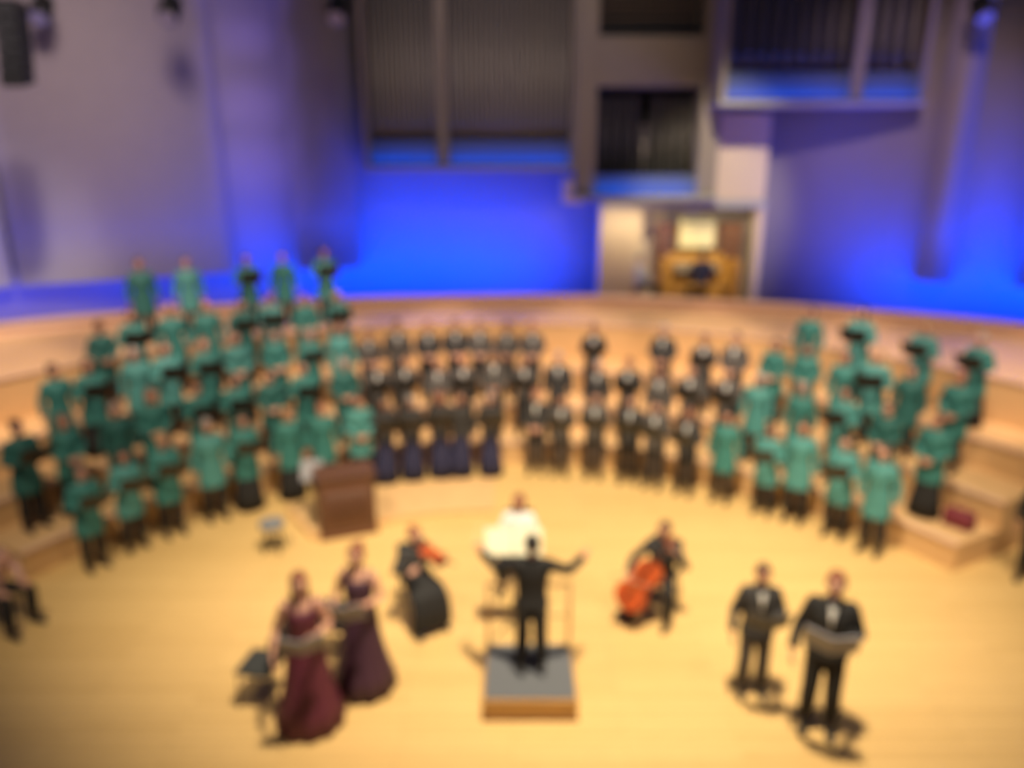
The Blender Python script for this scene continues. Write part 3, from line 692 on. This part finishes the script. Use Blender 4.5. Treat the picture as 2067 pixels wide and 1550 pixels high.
# cellist
cx, cy = 2.02, 9.15
chair((cx, cy + .06, 0), R(-35), 'black chair under the cellist')
person((cx, cy - .08, 0), R(-35), 'seated cellist in black with brown hair, right of the podium', 'seat_cello', 'jacket', M_SUIT, 'trousers', M_BLACK, 'short', 'brown', 1, 1.0)
Rm = Matrix.Rotation(R(-35), 3, 'Z'); B = Vector((cx, cy - .08, 0))
o1 = B + Rm @ Vector((-.24, -.66, .28)); o2 = B + Rm @ Vector((.17, -.20, 1.10))
fiddle('cello', 'red-brown cello leaning on the seated cellist', .75, .14, frame(o1, o2 - o1, Rm @ Vector((-.35, -1, .2))), cello=True)
bow(B + Rm @ Vector((-.46, -.52, .62)), B + Rm @ Vector((.16, -.63, .72)), 'cello bow held across the red-brown cello')
# left seated player
vx, vy = -1.27, 9.0
chair((vx, vy + .06, 0), R(24), 'black chair under the violinist')
person((vx, vy - .08, 0), R(30), 'seated violinist in black with auburn hair, left of the podium', 'seat_violin', 'blouse', M_SUIT, 'skirt', M_BLACK, 'bun', 'auburn', 0, 1.0)
Rm = Matrix.Rotation(R(30), 3, 'Z'); B = Vector((vx, vy - .08, 0))
o1 = B + Rm @ Vector((.05, -.10, 1.04)); o2 = B + Rm @ Vector((.26, -.46, .96))
fiddle('violin', 'small red-brown violin held by the seated violinist', .355, .038, frame(o1, o2 - o1, (0, -.3, 1)))
bow(B + Rm @ Vector((-.14, -.40, .95)), B + Rm @ Vector((.3, -.1, 1.10)), 'violin bow resting on the small violin')
# soloists
person((-2.2, 6.92, 0), R(14), 'woman soloist in wine red gown with auburn hair, nearest left', 'lead', 'gown', M_WINE, None, None, 'long', 'auburn', 0, 1.07)
folder((-2.2, 6.92, 0), R(14), 'grey score folder held by the woman in wine red gown', 'soloist folders', M_GFOLDER)
person((-1.72, 7.5, 0), R(-10), 'woman soloist in dark plum gown with auburn hair', 'lead', 'gown', M_PLUM, None, None, 'bun', 'auburn', 0, 1.07)
folder((-1.72, 7.5, 0), R(-10), 'grey score folder held by the woman in plum gown', 'soloist folders', M_GFOLDER)
person((2.74, 7.35, 0), R(-6), 'man soloist in charcoal suit, farther left of the two at right', 'lead', 'jacket', M_SUIT, 'trousers', M_SUIT2, 'short', 'brown', 1, .98, None, True)
folder((2.74, 7.35, 0), R(-6), 'black score folder held by the man in charcoal suit', 'soloist folders', None, .98)
person((3.28, 6.78, 0), R(-22), 'man soloist in long black suit, nearest at the right', 'lead', 'tailcoat', M_BLACK, 'trousers', M_BLACK, 'short', 'auburn', 0, 1.12, None, True)
folder((3.28, 6.78, 0), R(-22), 'grey score folder held by the man in long black suit', 'soloist folders', M_GFOLDER, 1.12)
chair((-2.82, 7.3, 0), R(-100), 'black chair left of the woman in wine red gown')
chair((-2.1, 8.1, 0), R(170), 'black chair behind and between the two women soloists')
# chamber organ, stand and stool at left
t = thing('chamber_organ', 'small brown wooden chamber organ in front of the left choir', 'chamber organ', (-2.72, 11.35, 0), R(20))
part('case', G().box(-.45, .45, -.28, .28, .08, 1.02, bev=.015), M_BROWN, t)
part('lid', G().box(-.48, .48, -.31, .31, 1.02, 1.06, bev=.01), M_BROWN, t)
part('plinth', G().box(-.47, .47, -.3, .3, 0, .08, bev=.01), M_JAMB, t)
pm = part('grille', G().box(-.36, .36, -.29, -.275, .25, .9), M_JAMB, t)
for i in range(11): part('facade_pipe', G().tube([(-.32 + i * .064, -.31, .28), (-.32 + i * .064, -.31, .36), (-.32 + i * .064, -.31, .84)], [.006, .022, .022], 8), M_BROWN, t, True)
part('keyboard', G().box(-.4, .4, .28, .42, .88, .93), M_IVORY, t)
music_stand((-3.3, 11.55, 0), R(6), 'music stand left of the brown chamber organ', .78, .3, M_GREYS, 'pale grey-white sheet music on the stand left of the chamber organ')
t = thing('stool', 'small round grey stool standing before the left choir', 'stool', (-3.72, 10.65, 0))
part('cushion', G().tube([(0, 0, .42), (0, 0, .43), (0, 0, .49), (0, 0, .50)], [.17, .19, .19, .17], 20), M_GREYUP, t, True)
for k in range(4):
    a = R(45 + 90 * k); part('leg', G().tube([(.1 * math.cos(a), .1 * math.sin(a), .42), (.17 * math.cos(a), .17 * math.sin(a), 0)], .014, 8), M_METAL, t, True)
part('ring', G().tube([(.15 * math.cos(R(a)), .15 * math.sin(R(a)), .15) for a in range(0, 361, 20)], .008, 6), M_METAL, t)
# edges of the frame
chair((-6.85, 8.75, 0), R(70), 'black chair at the left edge of the photo')
person((-6.75, 8.72, 0), R(70), 'seated player in rose-beige blouse at the left edge of the photo', 'seat', 'blouse', M_PINKC, 'trousers', M_BLACK, 'bob', 'auburn', 0, 1.0)
person((7.5, 9.75, 0), R(-40), 'person in black standing at the right edge beside the risers', 'down', 'jacket', M_BLACK, 'trousers', M_BLACK, 'short', 'brown', 1, 1.02)
# bag on the riser
a = R(30.0); loc = P(CX, CY, 8.15, a, DZ)
t = thing('bag', 'maroon bag standing on the riser right of the right choir', 'bag', tuple(loc), R(-50))
part('body', G().box(-.22, .22, -.11, .11, 0, .28, bev=.05), M_MAROON, t, True)
part('handle', G().tube([(-.1, 0, .27), (-.09, 0, .38), (0, 0, .43), (.09, 0, .38), (.1, 0, .27)], .012, 8), M_MAROON, t, True)
# organist and page turner
person((OX, OY - .42, OZ + .02), R(180), 'organist in dark blue seen from behind at the organ console', 'seat_organ', 'jacket', M_NAVY, 'trousers', M_BLACK, 'short', 'black', 1, 1.08)
t = thing('stool', 'low wooden stool under the page turner', 'stool', (3.3, 19.72, OZ))
part('seat', G().tube([(0, 0, .44), (0, 0, .49)], .18, 20), M_GOLDW, t)
for k in range(3): a = R(30 + 120 * k); part('leg', G().tube([(.1 * math.cos(a), .1 * math.sin(a), .44), (.16 * math.cos(a), .16 * math.sin(a), 0)], .015, 8), M_GOLDW, t)
person((3.3, 19.62, OZ), R(70), 'page turner in pale grey top seated left of the organ console', 'seat', 'shirt', M_GREYC, 'trousers', M_SUIT, 'short', 'grey', 0, 1.0)
# hanging loudspeaker column, top left
t = thing('loudspeaker_column', 'black column of loudspeakers hanging before the left wall', 'loudspeaker', (-8.38, 14, 7.05))
for k in range(6):
    c = part('cabinet', G().box(-.19, .19, -.2, .2, 0, .2, bev=.015), M_METAL, t, loc=(0, -.03 * (5 - k) ** 2 * .12, k * .21), rot=(R(3 * (5 - k)), 0, 0))
    part('grille', G().box(-.17, .17, -.208, -.2, .015, .185), M_FOLDER, c)
part('rigging_frame', G().box(-.2, .2, -.2, .2, 1.27, 1.31), M_METAL, t)
for s in (-1, 1): part('cable', G().tube([(s * .15, 0, 1.3), (s * .15, 0, 6)], .008, 6), M_METAL, t)
# stage spotlights whose lower rims reach into the top of the picture
for x, lab in ((-9.55, 'stage spotlight farthest left along the top edge'), (-6.95, 'stage spotlight second from left along the top edge'), (-3.55, 'stage spotlight above the left end of the organ'), (9.55, 'stage spotlight at the top right above the blue wall')):
    t = thing('spotlight', lab, 'spotlight', (x, 17, 8.55), 0, 'hanging stage spotlights')
    part('housing', G().tube([(0, -.12, -.02), (0, -.05, .05), (0, .22, .35), (0, .27, .4)], [.2, .22, .18, .1], 16), M_METAL, t, True)
    part('lens', G().tube([(0, -.135, -.035), (0, -.125, -.025)], .17, 16), M_LENS, t)
    part('yoke', G().tube([(-.24, .05, .12), (-.24, .05, .6), (.24, .05, .6), (.24, .05, .12)], .015, 6), M_METAL, t)
    part('hanger', G().tube([(0, .05, .6), (0, .05, 4.4)], .02, 6), M_METAL, t)
